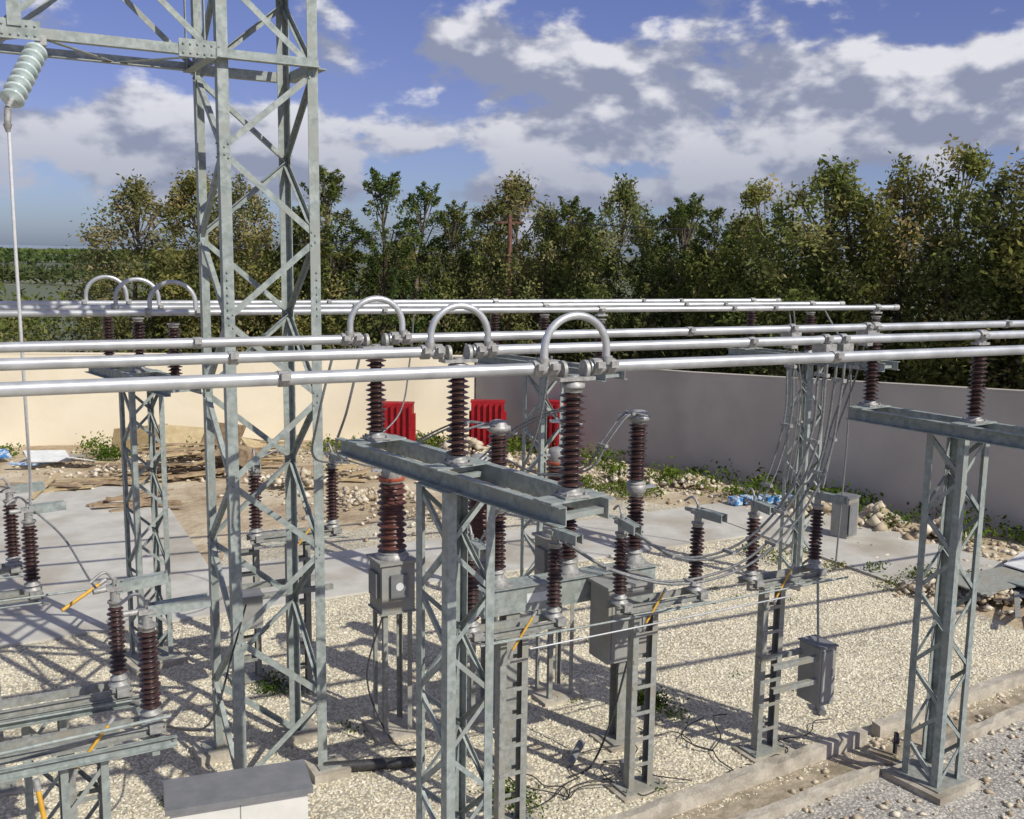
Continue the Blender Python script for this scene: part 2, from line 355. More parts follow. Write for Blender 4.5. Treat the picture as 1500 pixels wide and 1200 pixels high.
# ------------------------------------------------------------ foliage
def leafquads(c,s,tint,down=0.0,asp=.45):
    n=len(c); a=rng.normal(0,1,(n,3)); a[:,2]-=down; a/=np.linalg.norm(a,axis=1)[:,None]
    b=np.cross(a,rng.normal(0,1,(n,3))); b/=np.linalg.norm(b,axis=1)[:,None]
    s=s[:,None]; vs=np.stack([c-a*s,c+b*s*asp,c+a*s,c-b*s*asp],1).reshape(-1,3)
    fs=np.arange(4*n).reshape(n,4); return vs,fs,np.repeat(tint,4)
def treemesh(name,H,R,kind,seed):
    r=np.random.default_rng(seed)
    b=B(); 
    lean=r.normal(0,.03,2)
    def tp(t): return V((lean[0]*H*t+.15*math.sin(t*5+seed),lean[1]*H*t+.12*math.cos(t*4+seed),H*t))
    top=.75 if kind=='e' else .88
    for i in range(9):
        t0,t1=i/9*top,(i+1)/9*top
        b.cyl(tp(t0),tp(t1),.18*(1-t0/top)+.02,BARK,.18*(1-t1/top)+.02,seg=6,caps=False)
    C=[];T=[];S=[]
    ncl=100 if kind=='e' else 125
    for i in range(ncl):
        if kind=='e':
            t=r.uniform(.1,1)**.85
            prof=R*(.62+.5*math.sin(math.pi*min(1,t*.95)))*(1 if t<.7 else max(.26,1-((t-.7)/.34)**1.7))
            rr=prof*math.sqrt(r.uniform(.1,1)); cr=r.uniform(.3,.7)*(1 if t<.85 else .65); cnt=int(165*cr/.6)
        else:
            t=r.uniform(.05,1)
            prof=R*(1-t)**.7+.16
            rr=prof*r.uniform(.3,1.05); cr=r.uniform(.28,.55)*(1.15-t*.55); cnt=int(125*cr/.45)
        a=r.uniform(0,2*math.pi); base=tp(t*.93)
        c=V((base.x+rr*math.cos(a),base.y+rr*math.sin(a),H*t*.97+ r.normal(0,.15)))
        t0=min(top,max(.05,t-.12-.1*rr/R)); q=tp(t0)
        if i%2==0: b.tube([q,(q+c)/2+V((0,0,-.1)),c],.022,BARK,4)
        p=r.normal(0,.5,(cnt,3))*cr
        if kind=='e': p[:,2]*=1.25; p[:,2]-=.15*np.abs(p[:,0])
        else:
            out=np.array([math.cos(a)*.7,math.sin(a)*.7,.9]); k=r.uniform(0,1,cnt)
            p=p*(.75*(1-k[:,None])+.16)+out[None]*k[:,None]*cr*1.6
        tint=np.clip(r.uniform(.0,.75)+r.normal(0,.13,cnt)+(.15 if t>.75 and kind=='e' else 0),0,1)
        C.append(p+np.array(c)); T.append(tint); S.append(r.uniform(.045,.12,cnt) if kind=='e' else r.uniform(.045,.105,cnt))
    C=np.concatenate(C);T=np.concatenate(T);S=np.concatenate(S)
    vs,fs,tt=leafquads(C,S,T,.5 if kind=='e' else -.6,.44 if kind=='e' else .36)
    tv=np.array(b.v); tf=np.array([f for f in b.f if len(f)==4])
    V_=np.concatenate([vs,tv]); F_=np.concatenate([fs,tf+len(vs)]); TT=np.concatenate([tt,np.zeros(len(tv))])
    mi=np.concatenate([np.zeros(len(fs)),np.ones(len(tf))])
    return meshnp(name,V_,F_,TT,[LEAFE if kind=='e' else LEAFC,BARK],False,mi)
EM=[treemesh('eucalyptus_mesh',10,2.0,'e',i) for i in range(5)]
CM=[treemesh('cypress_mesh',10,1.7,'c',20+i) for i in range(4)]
def tree(kind,x,y,h,wide=1.0):
    me=random.choice(EM if kind=='e' else CM); nm='eucalyptus_tree' if kind=='e' else 'cypress_tree'
    o=bpy.data.objects.new(nm,me); scene.collection.objects.link(o); o.location=(x,y,-.05)
    s=h/10; o.scale=(s*wide*random.uniform(.95,1.15),s*wide*random.uniform(.95,1.15),s); o.rotation_euler=(0,0,random.uniform(0,6.28))
row=[('e',6.6,47.5,9.9,1.15),('e',9.0,46.8,10.4,1.2),('e',11.0,46.2,10.2,1.1),('c',12.6,45,9.0,1.1),('e',13.4,44.6,9.1,1.0),('c',14.6,43.9,10.5,1.3),('c',16.3,43.3,10.6,1.3),
('c',17.7,42.7,10.1,1.2),('c',18.7,41.6,9.3,1.2),('e',20.2,40.8,9.3,.9),('e',21.4,40.0,10.4,1.15),('e',21.6,37.8,9.0,1.0),('c',22.6,36.4,9.4,1.1),('e',23.2,35.2,10.0,.85),
('c',23.5,33.2,8.6,1.1),('c',24.3,32.0,9.4,1.1),('c',24.9,30.6,8.8,1.2),('e',25.7,29.0,9.9,1.15),('e',26.0,27.2,10.2,1.2),('e',26.6,25.6,9.4,1.1),('e',27.0,24.0,10.2,1.1),
('e',27.6,22.4,10.7,1.0),('e',28.2,20.9,9.9,1.1),('e',28.4,19.2,10.9,1.15),('e',29.2,17.4,11.6,1.15),('e',30.0,15.2,12.6,1.25),('e',30.5,12.5,12.6,1.2)]
for k,x,y,h,w in row: tree(k,x,y,h,w)
for i in range(20):
    t=i/19; pl=[(10,50.5),(23,45.5),(28,33),(33.5,14)]
    s=t*3; j=min(2,int(s)); f=s-j
    x=pl[j][0]*(1-f)+pl[j+1][0]*f+random.uniform(-1,1); y=pl[j][1]*(1-f)+pl[j+1][1]*f+random.uniform(-1,1)
    tree('e' if random.random()<.5 else 'c',x,y,random.uniform(7.3,9.0),1.4)
def mass(name,pl,n,w,hlo,hhi,mat,lo,hi,per=110,rad=1.0,tb=(.1,.8)):
    C=[];S=[];T=[]
    for x,y in scatter_line(pl,n,w):
        h=random.uniform(hlo,hhi); c=rng.normal(0,.5,(per,3))*rad; c[:,2]*=h*.4/rad
        c+=np.array([x,y,h*.5]); c[:,2]=np.abs(c[:,2]); C.append(c); S.append(rng.uniform(lo,hi,per)); T.append(np.clip(random.uniform(*tb)+rng.normal(0,.12,per),0,1))
    vs,fs,tt=leafquads(np.concatenate(C),np.concatenate(S),np.concatenate(T),0,.5)
    return meshnp(name,vs,fs,tt,[mat])
mass('shrub_hedge',[(10,45.0),(20.5,40.5),(24.5,32),(28,19),(30,9)],230,1.0,3.0,6.2,LEAFE,.07,.15,150,1.2,(.1,.8))
mass('shrub_hedge',[(-10,50),(0,49),(9,47)],110,1.5,3.0,5.0,LEAFE,.07,.14,150,1.3,(.05,.55))
mass('distant_trees',[(-30,75),(0,82),(30,100)],80,6,2.5,4.4,LEAFE,.2,.4,90,2.4,(.0,.4))
mass('distant_trees',[(-60,190),(0,230),(60,250)],100,14,2.5,5.0,LEAFC,.5,.9,60,4,(.0,.4))
mass('distant_trees',[(-100,480),(0,520),(120,600),(300,700)],140,25,3,5.6,LEAFC,1.0,2.0,50,9,(.1,.5))
mass('distant_trees',[(-200,1200),(100,1300),(400,1500)],150,80,3,6,LEAFC,2,4,40,20,(.2,.6))
mass('weeds',[(0,37.5),(12,34),(16.6,32),(19.6,25),(22.4,16.5)],110,.7,.25,.8,WEED,.04,.09,90,.5,(.2,.9))
mass('weeds',[(8.9,12.6),(9.15,12.3)],8,.14,.1,.24,WEED,.015,.035,150,.3,(.1,.7))
mass('weeds',[(3.9,15.6),(4.3,15.4)],6,.15,.1,.2,WEED,.015,.035,130,.28,(.2,.8))
mass('weeds',[(5.7,10.9),(5.9,10.9)],6,.15,.1,.2,WEED,.015,.035,130,.28,(.2,.8))
mass('weeds',[(16.0,17.5),(17.6,15.5),(19,14.4)],16,.5,.12,.35,WEED,.02,.05,110,.3,(.3,.9))
mass('weeds',[(15.8,26),(17.5,24)],14,.4,.2,.5,WEED,.03,.06,110,.4,(.3,.9))
mass('weeds',[(-1,9.5),(16,18.8)],22,2.2,.04,.10,WEED,.012,.03,40,.18,(.3,.9))

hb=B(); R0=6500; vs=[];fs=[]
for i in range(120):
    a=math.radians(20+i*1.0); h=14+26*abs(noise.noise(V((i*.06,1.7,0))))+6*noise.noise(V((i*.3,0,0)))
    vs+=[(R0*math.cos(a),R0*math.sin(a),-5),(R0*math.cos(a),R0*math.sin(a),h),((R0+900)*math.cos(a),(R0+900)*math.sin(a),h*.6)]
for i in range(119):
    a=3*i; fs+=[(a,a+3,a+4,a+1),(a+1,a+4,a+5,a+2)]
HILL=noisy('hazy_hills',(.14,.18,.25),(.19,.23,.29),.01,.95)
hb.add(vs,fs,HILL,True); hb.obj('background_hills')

# ------------------------------------------------------------ gantry tower
b=B()
gx,gy=3.32,13.2
P=lattice(b,gx,gy,0.1,12.2,1.22,1.02,.13,.075,GALV,rot=math.radians(2),t=.012,bolts=True,horiz=(9.2,10.35,12.1))
for sx in (-1,1):
    for sy in (-1,1):
        p=P(sx,sy,0.1); b.box((p.x,p.y,.06),(.5,.5,.14),CONCW); b.box((p.x,p.y,.14),(.3,.3,.02),GALV2)
z0,z1=9.22,10.35; x1=gx-.61
dirx=V((-1,-.035,0)).normalized()
def bp(k,side,z): 
    o=V((x1,gy+(-.6 if side<0 else .6),z)); return o+dirx*k
for side in (-1,1):
    for z,zd in ((z0,1),(z1,-1)):
        b.angle(bp(-.05,side,z),bp(11.5,side,z),V((0,0,zd)),V((0,-side,0)),.11,.011,GALV)
    for i in range(10):
        k0=i*1.15;k1=k0+1.15; za,zb=(z0+.05,z1-.05) if i%2==0 else (z1-.05,z0+.05)
        b.bar(bp(k0,side,za)+V((0,-side*.03,0)),bp(k1,side,zb)+V((0,-side*.03,0)),.012,.07,GALV)
    for i in (0,2,4,6,8): b.bar(bp(i*1.15+.1,side,z0)+V((0,-side*.045,0)),bp(i*1.15+.1,side,z1)+V((0,-side*.045,0)),.08,.012,GALV)
for i in range(12):
    k0=i*.95;k1=k0+.95
    for z in (z0+.02,z1-.02):
        s=1 if i%2 else -1
        b.bar(bp(k0,s,z),bp(k1,-s,z),.07,.01,GALV)
for k in (.15,2.1):
    c=bp(k,-1,z0+.07); b.box(c+V((0,-.012,0)),(.5,.014,.2),GALV)
    for dx in (-.2,-.12,-.04,.04,.12,.2):
        for dz in (-.05,.05): b.cyl(c+V((dx,-.018,dz)),c+V((dx,-.036,dz)),.014,GALV,seg=6,smooth=False)
c=bp(2.1,-1,z0+.1); b.bar(c+V((0,-.03,0)),c+V((0,-.03,1.2)),.14,.015,GALV,up=(0,1,0))
for sx,sy in ((-1,-1),(1,-1)):
    p=P(sx,sy,6.2)
    for dz in range(7): b.cyl(p+V((-sx*.05,-.002,dz*.09)),p+V((-sx*.05,-.02,dz*.09)),.014,GALV,seg=6,smooth=False)
b.obj('gantry_tower')
b=B(); a=V((.83,12.6,9.12)); e=V((.48,11.95,8.40)); d=(e-a); L=d.length; dn=d.normalized()
b.cyl(a-dn*.12,a,.02,CAST)
nd=8
for i in range(nd):
    q=a+dn*(L*.9*i/nd)
    b.lathe(q,dn,[(.03,0),(.045,.01),(.05,.035),(.118,.05),(.122,.062),(.105,.075),(.03,.08),(.025,.1)],GLASS,20)
b.cyl(a+dn*L*.88,e,.03,CAST); b.box(a-dn*.12,(.1,.3,.1),CAST); b.obj('insulator_string')
b=B(); b.cyl(e,e+V((-.01,.0,-.16)),.035,CAST,seg=10); b.cyl(e+V((-.01,0,-.16)),e+V((-.01,0,-.24)),.045,CAST,.02)
b.tube(spline([e+V((0,0,-.24)),(.48,12.05,7.2),(.50,12.4,6.0),(.53,13.0,4.9),(.56,13.7,4.2),(.56,14.1,3.75)]),.018,COND,8); b.obj('downlead_conductor')

# ------------------------------------------------------------ busbars
ZT=6.08
def yb(k,x): return (7.40,9.00,10.55)[k]-.045*x
def saddle(b,c,m=CAST,r=.05,d=V((1,0,0))):
    b.box(c+V((0,0,-.1)),(.2,.12,.03),m); b.box(c+V((0,0,-.06)),(.14,.05,.09),m)
    b.cyl(c-d*.06,c+d*.06,r+.022,m,seg=14)
    for s in (-1,1): b.box(c+V((0,s*(r+.035),0)),(.09,.035,.04),m)
def ring(b,c,d,r,m):
    b.cyl(c-d*.04,c+d*.04,r,m,seg=14); 
    for s in (-1,1): b.box(c+V((0,s*(r+.01),.02)),(.07,.04,.05),m)
def loop(b,c,d,hw,h,r,m):
    pts=[c-d*hw+V((0,0,.03))]
    rr=hw; zz=h-rr*.95
    for i in range(19):
        a=math.pi*i/18; pts.append(c-d*hw*math.cos(a)+V((0,0,zz+rr*.95*math.sin(a))))
    pts.append(c+d*hw+V((0,0,.03)))
    b.tube(pts,r,m,12)
nearx=(4.4,4.1,3.85); rightx=(11.25,11.1,10.95)
dv=V((1,-.045,0)).normalized()
for k in range(3):
    b=B(); f=lambda x:V((x,yb(k,x),ZT))
    gap=.15
    b.cyl(f(-3),f(nearx[k]-gap),.050,ALU,seg=20); b.cyl(f(nearx[k]+gap),f(24),.050,ALU,seg=20)
    c=f(nearx[k])
    for s in (-1,1):
        ring(b,c+dv*s*(gap+.06),dv,.072,CAST); ring(b,c+dv*s*.34,dv,.07,CAST)
        b.cyl(c+dv*s*.30+V((0,-.03,.02)),c+dv*s*.30+V((0,-.03,.09)),.045,CAST)
        b.cyl(c+dv*s*.09+V((0,0,-.02)),c+dv*s*.12+V((0,0,-.02)),.08,CAST,seg=14)
    loop(b,c+V((0,-.03,.02)),dv,.29,.41,.033,ALU)
    b.box(c+V((0,0,-.09)),(.34,.16,.03),CAST)
    b.lathe(c+V((0,0,-.16)),(0,0,1),[(.1,0),(.1,.03),(.05,.05),(.05,.1)],CAST,14)
    for xx in (2.0,7.2+k*.35,13.5): 
        ring(b,f(xx),dv,.060,CAST)
    saddle(b,f(rightx[k]),r=.05)
    b.obj('busbar_tube')
def fy(k,x): return (16.5,17.95,19.4)[k]-.12*x
fd=V((1,-.12,0)).normalized()
fends=(16.3,16.3,15.9)
fsup={0:(2.75,9.9,15.9),1:(2.45,9.6,15.6),2:(2.15,9.3,15.3)}
for k in range(3):
    b=B(); f=lambda x:V((x,fy(k,x),6.05))
    b.cyl(f(-4),f(fends[k]),.05,ALU,seg=14); b.cyl(f(fends[k]),f(fends[k]+.12),.06,CAST)
    for xx in fsup[k][1:]: saddle(b,f(xx))
    c=f(fsup[k][0]); loop(b,c,fd,.33,.46,.034,ALU)
    for s in (-1,1): ring(b,c+fd*s*.36,fd,.072,CAST)
    for xx in (6,12.6,13.5): ring(b,f(xx),fd,.06,CAST)
    b.obj('busbar_tube')

# ------------------------------------------------------------ bus supports
def support(pts,colc,ztop,w,e0,e1,gap=.46,insr=.115,zc=6.05,leg=.085):
    b=B(); a=V((*pts[0],0));c=V((*pts[-1],0)); d=(c-a).normalized(); U=V((d.y,-d.x,0))
    zb=ztop-.11
    for s in (-1,1):
        p0=a-d*e0+U*s*gap/2+V((0,0,zb)); p1=c+d*e1+U*s*gap/2+V((0,0,zb))
        b.chan(p0,p1,.17,.085,.011,GALV,side=s)
    for t in (-e0*.6,(c-a).length/2,(c-a).length+e1*.6):
        q=a+d*t+V((0,0,zb-.02)); b.bar(q-U*gap/2,q+U*gap/2,.09,.05,GALV)
    for (x,y) in pts:
        q=V((x,y,ztop-.02)); b.box(q,(gap+.16,.09,.014),GALV,rz=math.atan2(U.y,U.x)); 
        b.prism(q-d*.12,q-d*.05,U,V((0,0,1)),-gap/2-.08,gap/2+.08,-.008,.01,GALV); b.prism(q+d*.05,q+d*.12,U,V((0,0,1)),-gap/2-.08,gap/2+.08,-.008,.01,GALV)
        b.box(q+V((0,0,.022)),(.24,.24,.02),CAST)
        insulator(b,q+V((0,0,.034)),zc-ztop-.16,insr,PORC,seg=20)
        for sx in (-1,1):
            for sy in (-1,1): b.cyl(q+V((.09*sx,.09*sy,.02)),q+V((.09*sx,.09*sy,.06)),.012,CAST,seg=6)
    rz=math.atan2(d.y,d.x)-math.pi/2
    lattice(b,colc[0],colc[1],.12,ztop-.21,w,.52,leg,.048,GALV,rot=rz,t=.009)
    b.box((colc[0],colc[1],ztop-.203),(w+.02,w+.02,.012),GALV,rz=rz)
    b.box((colc[0],colc[1],.04),(w+.35,w+.35,.12),CONCW,rz=rz); b.box((colc[0],colc[1],.11),(w+.15,w+.15,.02),GALV2,rz=rz)
    return b.obj('busbar_support')
support([(nearx[k],yb(k,nearx[k])) for k in range(3)],(4.05,8.75),5.0,.55,.22,.36,zc=ZT,leg=.1)
support([(rightx[k],yb(k,rightx[k])) for k in range(3)],(11.15,8.75),5.0,.54,.4,.15,zc=ZT,leg=.1)
for j in range(3):
    pp=[(fsup[k][j],fy(k,fsup[k][j])) for k in range(3)]
    support(pp,pp[1],5.02,.55,.4,.4,zc=6.03)

# ------------------------------------------------------------ disconnectors
def ladder_post(b,x,y,z1,w=.38,rz=0,dep=.13,step=.36):
    X=V((math.cos(rz),math.sin(rz),0)); Y=V((-X.y,X.x,0)); c=V((x,y,0)); Z=V((0,0,1))
    for s in (-1,1):
        p0=c+X*s*(w/2);p1=p0+Z*z1; p0=p0+Z*.06
        b.prism(p0,p1,X*s,Y,-.008,0,-dep/2,dep/2,GALV2)
        for q in (-1,1): b.prism(p0,p1,X*s,Y,-.085,-.0085,q*dep/2-(.008 if q>0 else 0),q*dep/2+(0 if q>0 else .008),GALV2)
    z=.35
    while z<z1-.1:
        for q in (-1,1): b.prism(c+Z*z,c+Z*(z+.05),X,Y,-w/2+.01,w/2-.01,q*(dep/2+.001),q*(dep/2+.008),GALV2)
        z+=step
    b.box(c+Z*.05,(w+.22,dep+.22,.03),GALV2,rz=rz)
    for sx in (-1,1):
        for sy in (-1,1): b.cyl(c+X*sx*(w/2+.07)+Y*sy*(dep/2+.07)+Z*.05,c+X*sx*(w/2+.07)+Y*sy*(dep/2+.07)+Z*.12,.015,GALV2,seg=6)
def arm(b,c,d,L):
    d=V(d).normalized(); u=V((-d.y,d.x,0)); Z=V((0,0,1))
    b.cyl(c+Z*-.02,c+Z*.1,.05,CAST); b.box(c+Z*.12,(.16,.12,.05),CAST); b.cyl(c+Z*.14,c+Z*.22,.025,CAST)
    for s in (-1,1): b.prism(c+Z*.12,c+Z*.12+d*L,u,Z,s*.05-.008,s*.05+.008,-.055,.055,GALV)
    b.prism(c+Z*.12+d*.08,c+Z*.12+d*(L*.93),u,Z,-.041,.041,.035,.05,GALV); b.prism(c+Z*.12+d*.1,c+Z*.12+d*(L*.8),u,Z,-.036,.036,-.03,.03,CAST)
    b.cyl(c+Z*.12-d*.22,c+Z*.12,.03,CAST)
    b.tube(spline([c+Z*.2,c+Z*.3-d*.1,c+Z*.22-d*.25],5),.016,CAST,6)
def disconnector(xs,y,px,zt=2.62,ad=((-.15,-1,0),(.15,-1,0)),rod=True,post=True,insh=.95,al=.45,r=.092,ext=.12,xr=None):
    b=B(); z=zt; x0=min(xs) if xr is None else xr[0]; x1=max(xs) if xr is None else xr[1]
    for s in (-1,1): b.chan(V((x0-ext,y+s*.11,z-.045)),V((x1+ext,y+s*.11,z-.045)),.08,.045,.007,GALV2,side=-s)
    for xx,dd in zip(xs,ad):
        b.box((xx,y,z+.003),(.2,.28,.012),GALV2)
        b.cyl((xx,y,z-.16),(xx,y,z+.04),.055,CAST); b.lathe((xx,y,z+.01),(0,0,1),[(.11,0),(.11,.02),(.07,.04),(.07,.07)],CAST,16)
        insulator(b,(xx,y,z+.08),insh-.1,r,PORC,seg=18); arm(b,V((xx,y,z+insh)),dd,al)
        b.box((xx+.02,y-.13,z-.02),(.12,.1,.09),CAST); b.bar((xx,y-.02,z-.14),(xx+.18,y-.22,z-.14),.04,.02,CAST)
    b.cyl((x0+.1,y-.17,z-.12),(x1+.1,y-.17,z-.12),.012,GALV)
    if rod: b.cyl((px-.10,y-.2,z-.24),(px+.20,y-.14,z+.10),.015,YEL); b.cyl((px+.20,y-.14,z+.10),(px+.25,y-.13,z+.16),.02,CAST); b.cyl((px-.10,y-.2,z-.24),(px-.14,y-.2,z-.34),.022,CAST)
    if post:
        ladder_post(b,px,y,z-.10); b.box((px,y,z-.092),(.62,.34,.012),GALV2)
        b.box((px,y,.0),(.75,.5,.07),CONCW)
    return b.obj('disconnector_switch')
disconnector((5.0,6.12),10.35,5.55,r=.10)
disconnector((7.12,8.32),10.4,7.5,r=.10)
disconnector((9.32,10.48),10.45,9.72,r=.10)
disconnector((3.75,4.98),15.45,4.4,r=.11,insh=1.05)
disconnector((1.35,),9.95,.75,ad=((1,.1,0),),insh=1.0,r=.105,zt=2.45,al=.6,xr=(-1.6,1.35))
disconnector((1.18,),10.95,.0,ad=((1,.25,0),),post=False,rod=False,insh=.95,zt=2.45,al=.55,xr=(-1.6,1.18))
disconnector((-.6,.53),14.1,-.1,ad=((-1,-.3,0),(1,.2,0)),rod=False,r=.105)
disconnector((-.75,.36),15.4,-.2,ad=((-1,.3,0),(1,.2,0)),rod=False,r=.105)
b=B(); b.cyl((5.0,10.1,2.52),(10.9,10.2,2.5),.013,GALV); b.cyl((5.6,10.0,2.42),(9.7,10.1,2.42),.011,ALU); b.obj('drive_rod')
b=B(); b.cyl((-1.0,9.4,2.62),(1.5,9.75,2.55),.018,GALV); b.cyl((-1,13.8,2.62),(1.2,13.85,2.62),.016,GALV)
for yy in (9.75,10.85): b.chan(V((-2.5,yy-.03,2.3)),V((1.55,yy,2.3)),.10,.05,.008,GALV)
for xx in (-.6,1.35): b.bar((xx,9.7,2.22),(xx,11.1,2.22),.07,.04,GALV)
lattice(b,.72,10.0,.1,2.2,.42,.5,.07,.04,GALV,phase=1); lattice(b,.45,11.2,.1,2.2,.42,.5,.07,.04,GALV)
b.obj('switch_frame')
b=B(); b.cyl((.78,12.75,2.75),(1.22,12.95,2.95),.022,YEL); b.cyl((1.22,12.95,2.95),(1.3,12.98,2.99),.03,CAST); b.obj('insulated_handle_rod')
b=B(); b.cyl((.45,9.0,1.2),(.3,9.3,2.3),.022,YEL); b.cyl((.3,9.3,2.3),(.29,9.32,2.4),.03,CAST); b.obj('insulated_handle_rod')

b=B(); c=V((10.45,10.25,1.15)); b.box(c,(.30,.42,.85),GREY); b.box(c+V((0,0,.435)),(.34,.46,.02),GREYD); b.box(c+V((0,-.213,0)),(.25,.006,.76),GREYD)
b.box(c+V((0,-.218,0)),(.24,.006,.74),GREY); b.box(c+V((.08,-.225,.05)),(.02,.02,.1),CAST)
for yy in (10.1,10.4): b.angle((9.5,yy,1.45),(10.3,yy,1.45),(0,0,-1),(0,1,0),.07,.008,GALV2); 
b.angle((9.5,10.08,1.12),(10.3,10.08,1.12),(0,0,-1),(0,1,0),.07,.008,GALV2)
b.cyl((10.4,10.2,1.58),(10.42,10.3,2.5),.018,GALV); b.obj('drive_cabinet')

# circuit breaker
b=B(); yc=11.65
b.box((7.1,yc,2.45),(2.75,.30,.36),GALV)
for s in (-1,1): b.box((7.1,yc+s*.17,2.635),(2.8,.05,.012),GALV)
for x in (6.0,7.1,8.2):
    b.box((x,yc,2.66),(.34,.34,.03),CAST); b.lathe((x,yc,2.67),(0,0,1),[(.15,0),(.15,.05),(.1,.12),(.1,.16)],CAST)
    insulator(b,(x,yc,2.83),.86,.125,PORC,cap=.05); 
    b.lathe((x,yc,3.69),(0,0,1),[(.11,0),(.14,.03),(.14,.11),(.11,.14)],CAST); b.box((x+.2,yc,3.76),(.2,.1,.03),ALU)
    insulator(b,(x,yc,3.83),.9,.14,PORC,cap=.05,core=.62)
    b.lathe((x,yc,4.73),(0,0,1),[(.14,0),(.16,.02),(.16,.06),(.12,.08),(.12,.12),(.06,.14)],CAST); b.box((x-.2,yc,4.8),(.22,.1,.03),ALU)
for x in (6.2,8.02):
    for s in (-1,1):
        b.prism(V((x,yc,.06)),V((x,yc,2.27)),V((1,0,0)),V((0,1,0)),-.1,.1,s*.1-.006,s*.1+.006,GALV2)
    b.prism(V((x,yc,.06)),V((x,yc,2.27)),V((1,0,0)),V((0,1,0)),-.006,.006,-.093,.093,GALV2)
    b.box((x,yc,.06),(.42,.42,.03),GALV2); b.box((x,yc,.0),(.6,.6,.08),CONCW)
c=V((7.72,yc-.42,2.05)); b.box(c,(.72,.46,1.05),GREY); b.box(c+V((0,0,.545)),(.8,.54,.04),GREY); b.box(c+V((0,-.233,0)),(.62,.006,.92),GREYD); b.box(c+V((0,-.238,0)),(.61,.006,.91),GREY); b.box(c+V((.2,-.25,0)),(.03,.02,.14),CAST)
b.cyl(c+V((0,-.236,.15)),c+V((0,-.246,.15)),.07,WHITE)
b.box((6.55,yc-.153,2.45),(.34,.004,.13),WHITE)
b.obj('circuit_breaker')
for x in (5.2,6.6,7.95):
    b=B(); y=13.4
    b.box((x,y,2.27),(.5,.5,.72),GREY); b.box((x,y,2.64),(.58,.58,.04),GREY); b.box((x,y-.27,2.3),(.26,.06,.34),GREYD); b.box((x-.28,y,2.3),(.05,.3,.36),GREYD)
    b.cyl((x,y-.30,2.3),(x,y-.303,2.3),.06,WHITE)
    b.lathe((x,y,2.66),(0,0,1),[(.24,0),(.24,.04),(.2,.06),(.2,.1)],CAST,22)
    insulator(b,(x,y,2.74),1.05,.215,PORC2,n=12,core=.68,cap=.04,seg=24)
    b.lathe((x,y,3.79),(0,0,1),[(.17,0),(.19,.02),(.19,.05)],ORNG,22); b.lathe((x,y,3.84),(0,0,1),[(.15,0),(.16,.05),(.16,.16),(.13,.2),(.05,.22)],CAST,22)
    b.bar((x-.3,y,3.95),(x+.3,y,3.95),.06,.03,ALU)
    for sx in (-1,1):
        for sy in (-1,1): b.angle((x+sx*.22,y+sy*.22,.08),(x+sx*.22,y+sy*.22,1.9),(-sx,0,0),(0,-sy,0),.07,.008,GALV2)
    b.box((x,y,1.9),(.55,.55,.02),GALV2); b.box((x,y,.02),(.7,.7,.1),CONCW)
    b.obj('current_transformer')
b=B()
for yy in (15.2,15.75): b.angle((3.3,yy,1.75),(4.9,yy,1.75),(0,0,-1),(0,1,0),.08,.008,GALV2)
b.box((3.55,15.3,1.5),(.4,.35,.5),GREY); b.box((3.55,15.3,1.76),(.45,.4,.02),GREYD); ladder_post(b,3.75,16.1,2.45); b.obj('control_box')
b=B(); R=-.14; c=V((2.2,10.1,.72)); b.box(c,(1.36,.52,1.44),BEIGE,rz=R); b.box(c+V((0,0,.755)),(1.46,.64,.06),GREYD,rz=R)
M=Matrix.Rotation(R,3,'Z')
b.box(c+M@V((0,-.262,0)),(.008,.006,1.36),GREYD,rz=R); b.box(c+M@V((.06,-.27,.1)),(.02,.02,.12),CAST,rz=R); b.obj('equipment_cabinet')

# ------------------------------------------------------------ conductors
def twin(name,pts,r=.017,off=(.0,.12,.0),mat=CABLE,spc=True):
    b=B(); o=V(off)
    s=spline(pts,12); b.tube([p+o/2 for p in s],r,mat,6); b.tube([p-o/2 for p in s],r,mat,6)
    if spc:
        for i in range(10,len(s)-4,16): b.bar(s[i]-o*.8,s[i]+o*.8,.05,.04,CAST)
    return b.obj(name)
def single(pts,r=.014,mat=CABLE,name='dropper_conductor'):
    b=B(); b.tube(spline(pts,12),r,mat,6); return b.obj(name)
twin('dropper_conductor',[(8.6,yb(1,8.6),6.0),(8.62,8.65,5.6),(8.65,8.72,5.0),(8.55,8.9,4.3),(8.3,9.15,3.75),(7.95,9.45,3.42),(7.5,9.75,3.36),(7.15,10.2,3.6)])
twin('dropper_conductor',[(8.85,yb(1,8.85),6.0),(8.88,8.65,5.5),(8.88,8.8,4.6),(8.65,9.0,3.9),(8.1,9.2,3.35),(7.3,9.45,3.15),(6.6,9.8,3.3),(6.15,10.2,3.6)])
twin('dropper_conductor',[(9.5,yb(2,9.5),6.0),(9.55,10.15,5.5),(9.6,10.2,4.9),(9.5,10.3,4.2),(9.35,10.4,3.75)],r=.014)
twin('dropper_conductor',[(10.8,10.1,6.0),(10.85,10.3,5.4),(10.75,10.5,4.6),(10.5,10.45,3.8)],r=.014)
b=B()
for k,x in ((1,8.6),(1,8.85),(2,9.5),(2,10.8)):
    c=V((x,yb(k,x),ZT)); ring(b,c,dv,.07,CAST); b.box(c+V((0,0,-.1)),(.16,.22,.12),CAST); b.box(c+V((0,0,-.2)),(.1,.16,.1),CAST)
b.obj('bus_clamp')
twin('dropper_conductor',[(8.2,11.5,4.82),(7.9,11.5,4.85),(7.6,11.55,4.5),(7.4,11.7,4.1),(7.1,12.4,3.9),(6.9,13.2,4.0)],r=.014)
twin('dropper_conductor',[(5.9,11.6,4.82),(5.6,12.0,4.8),(5.3,12.8,4.4),(5.25,13.3,4.05)],r=.014)
twin('dropper_conductor',[(7.1,11.5,4.82),(6.9,11.6,4.95),(6.7,12.4,4.6),(6.65,13.3,4.05)],r=.014)
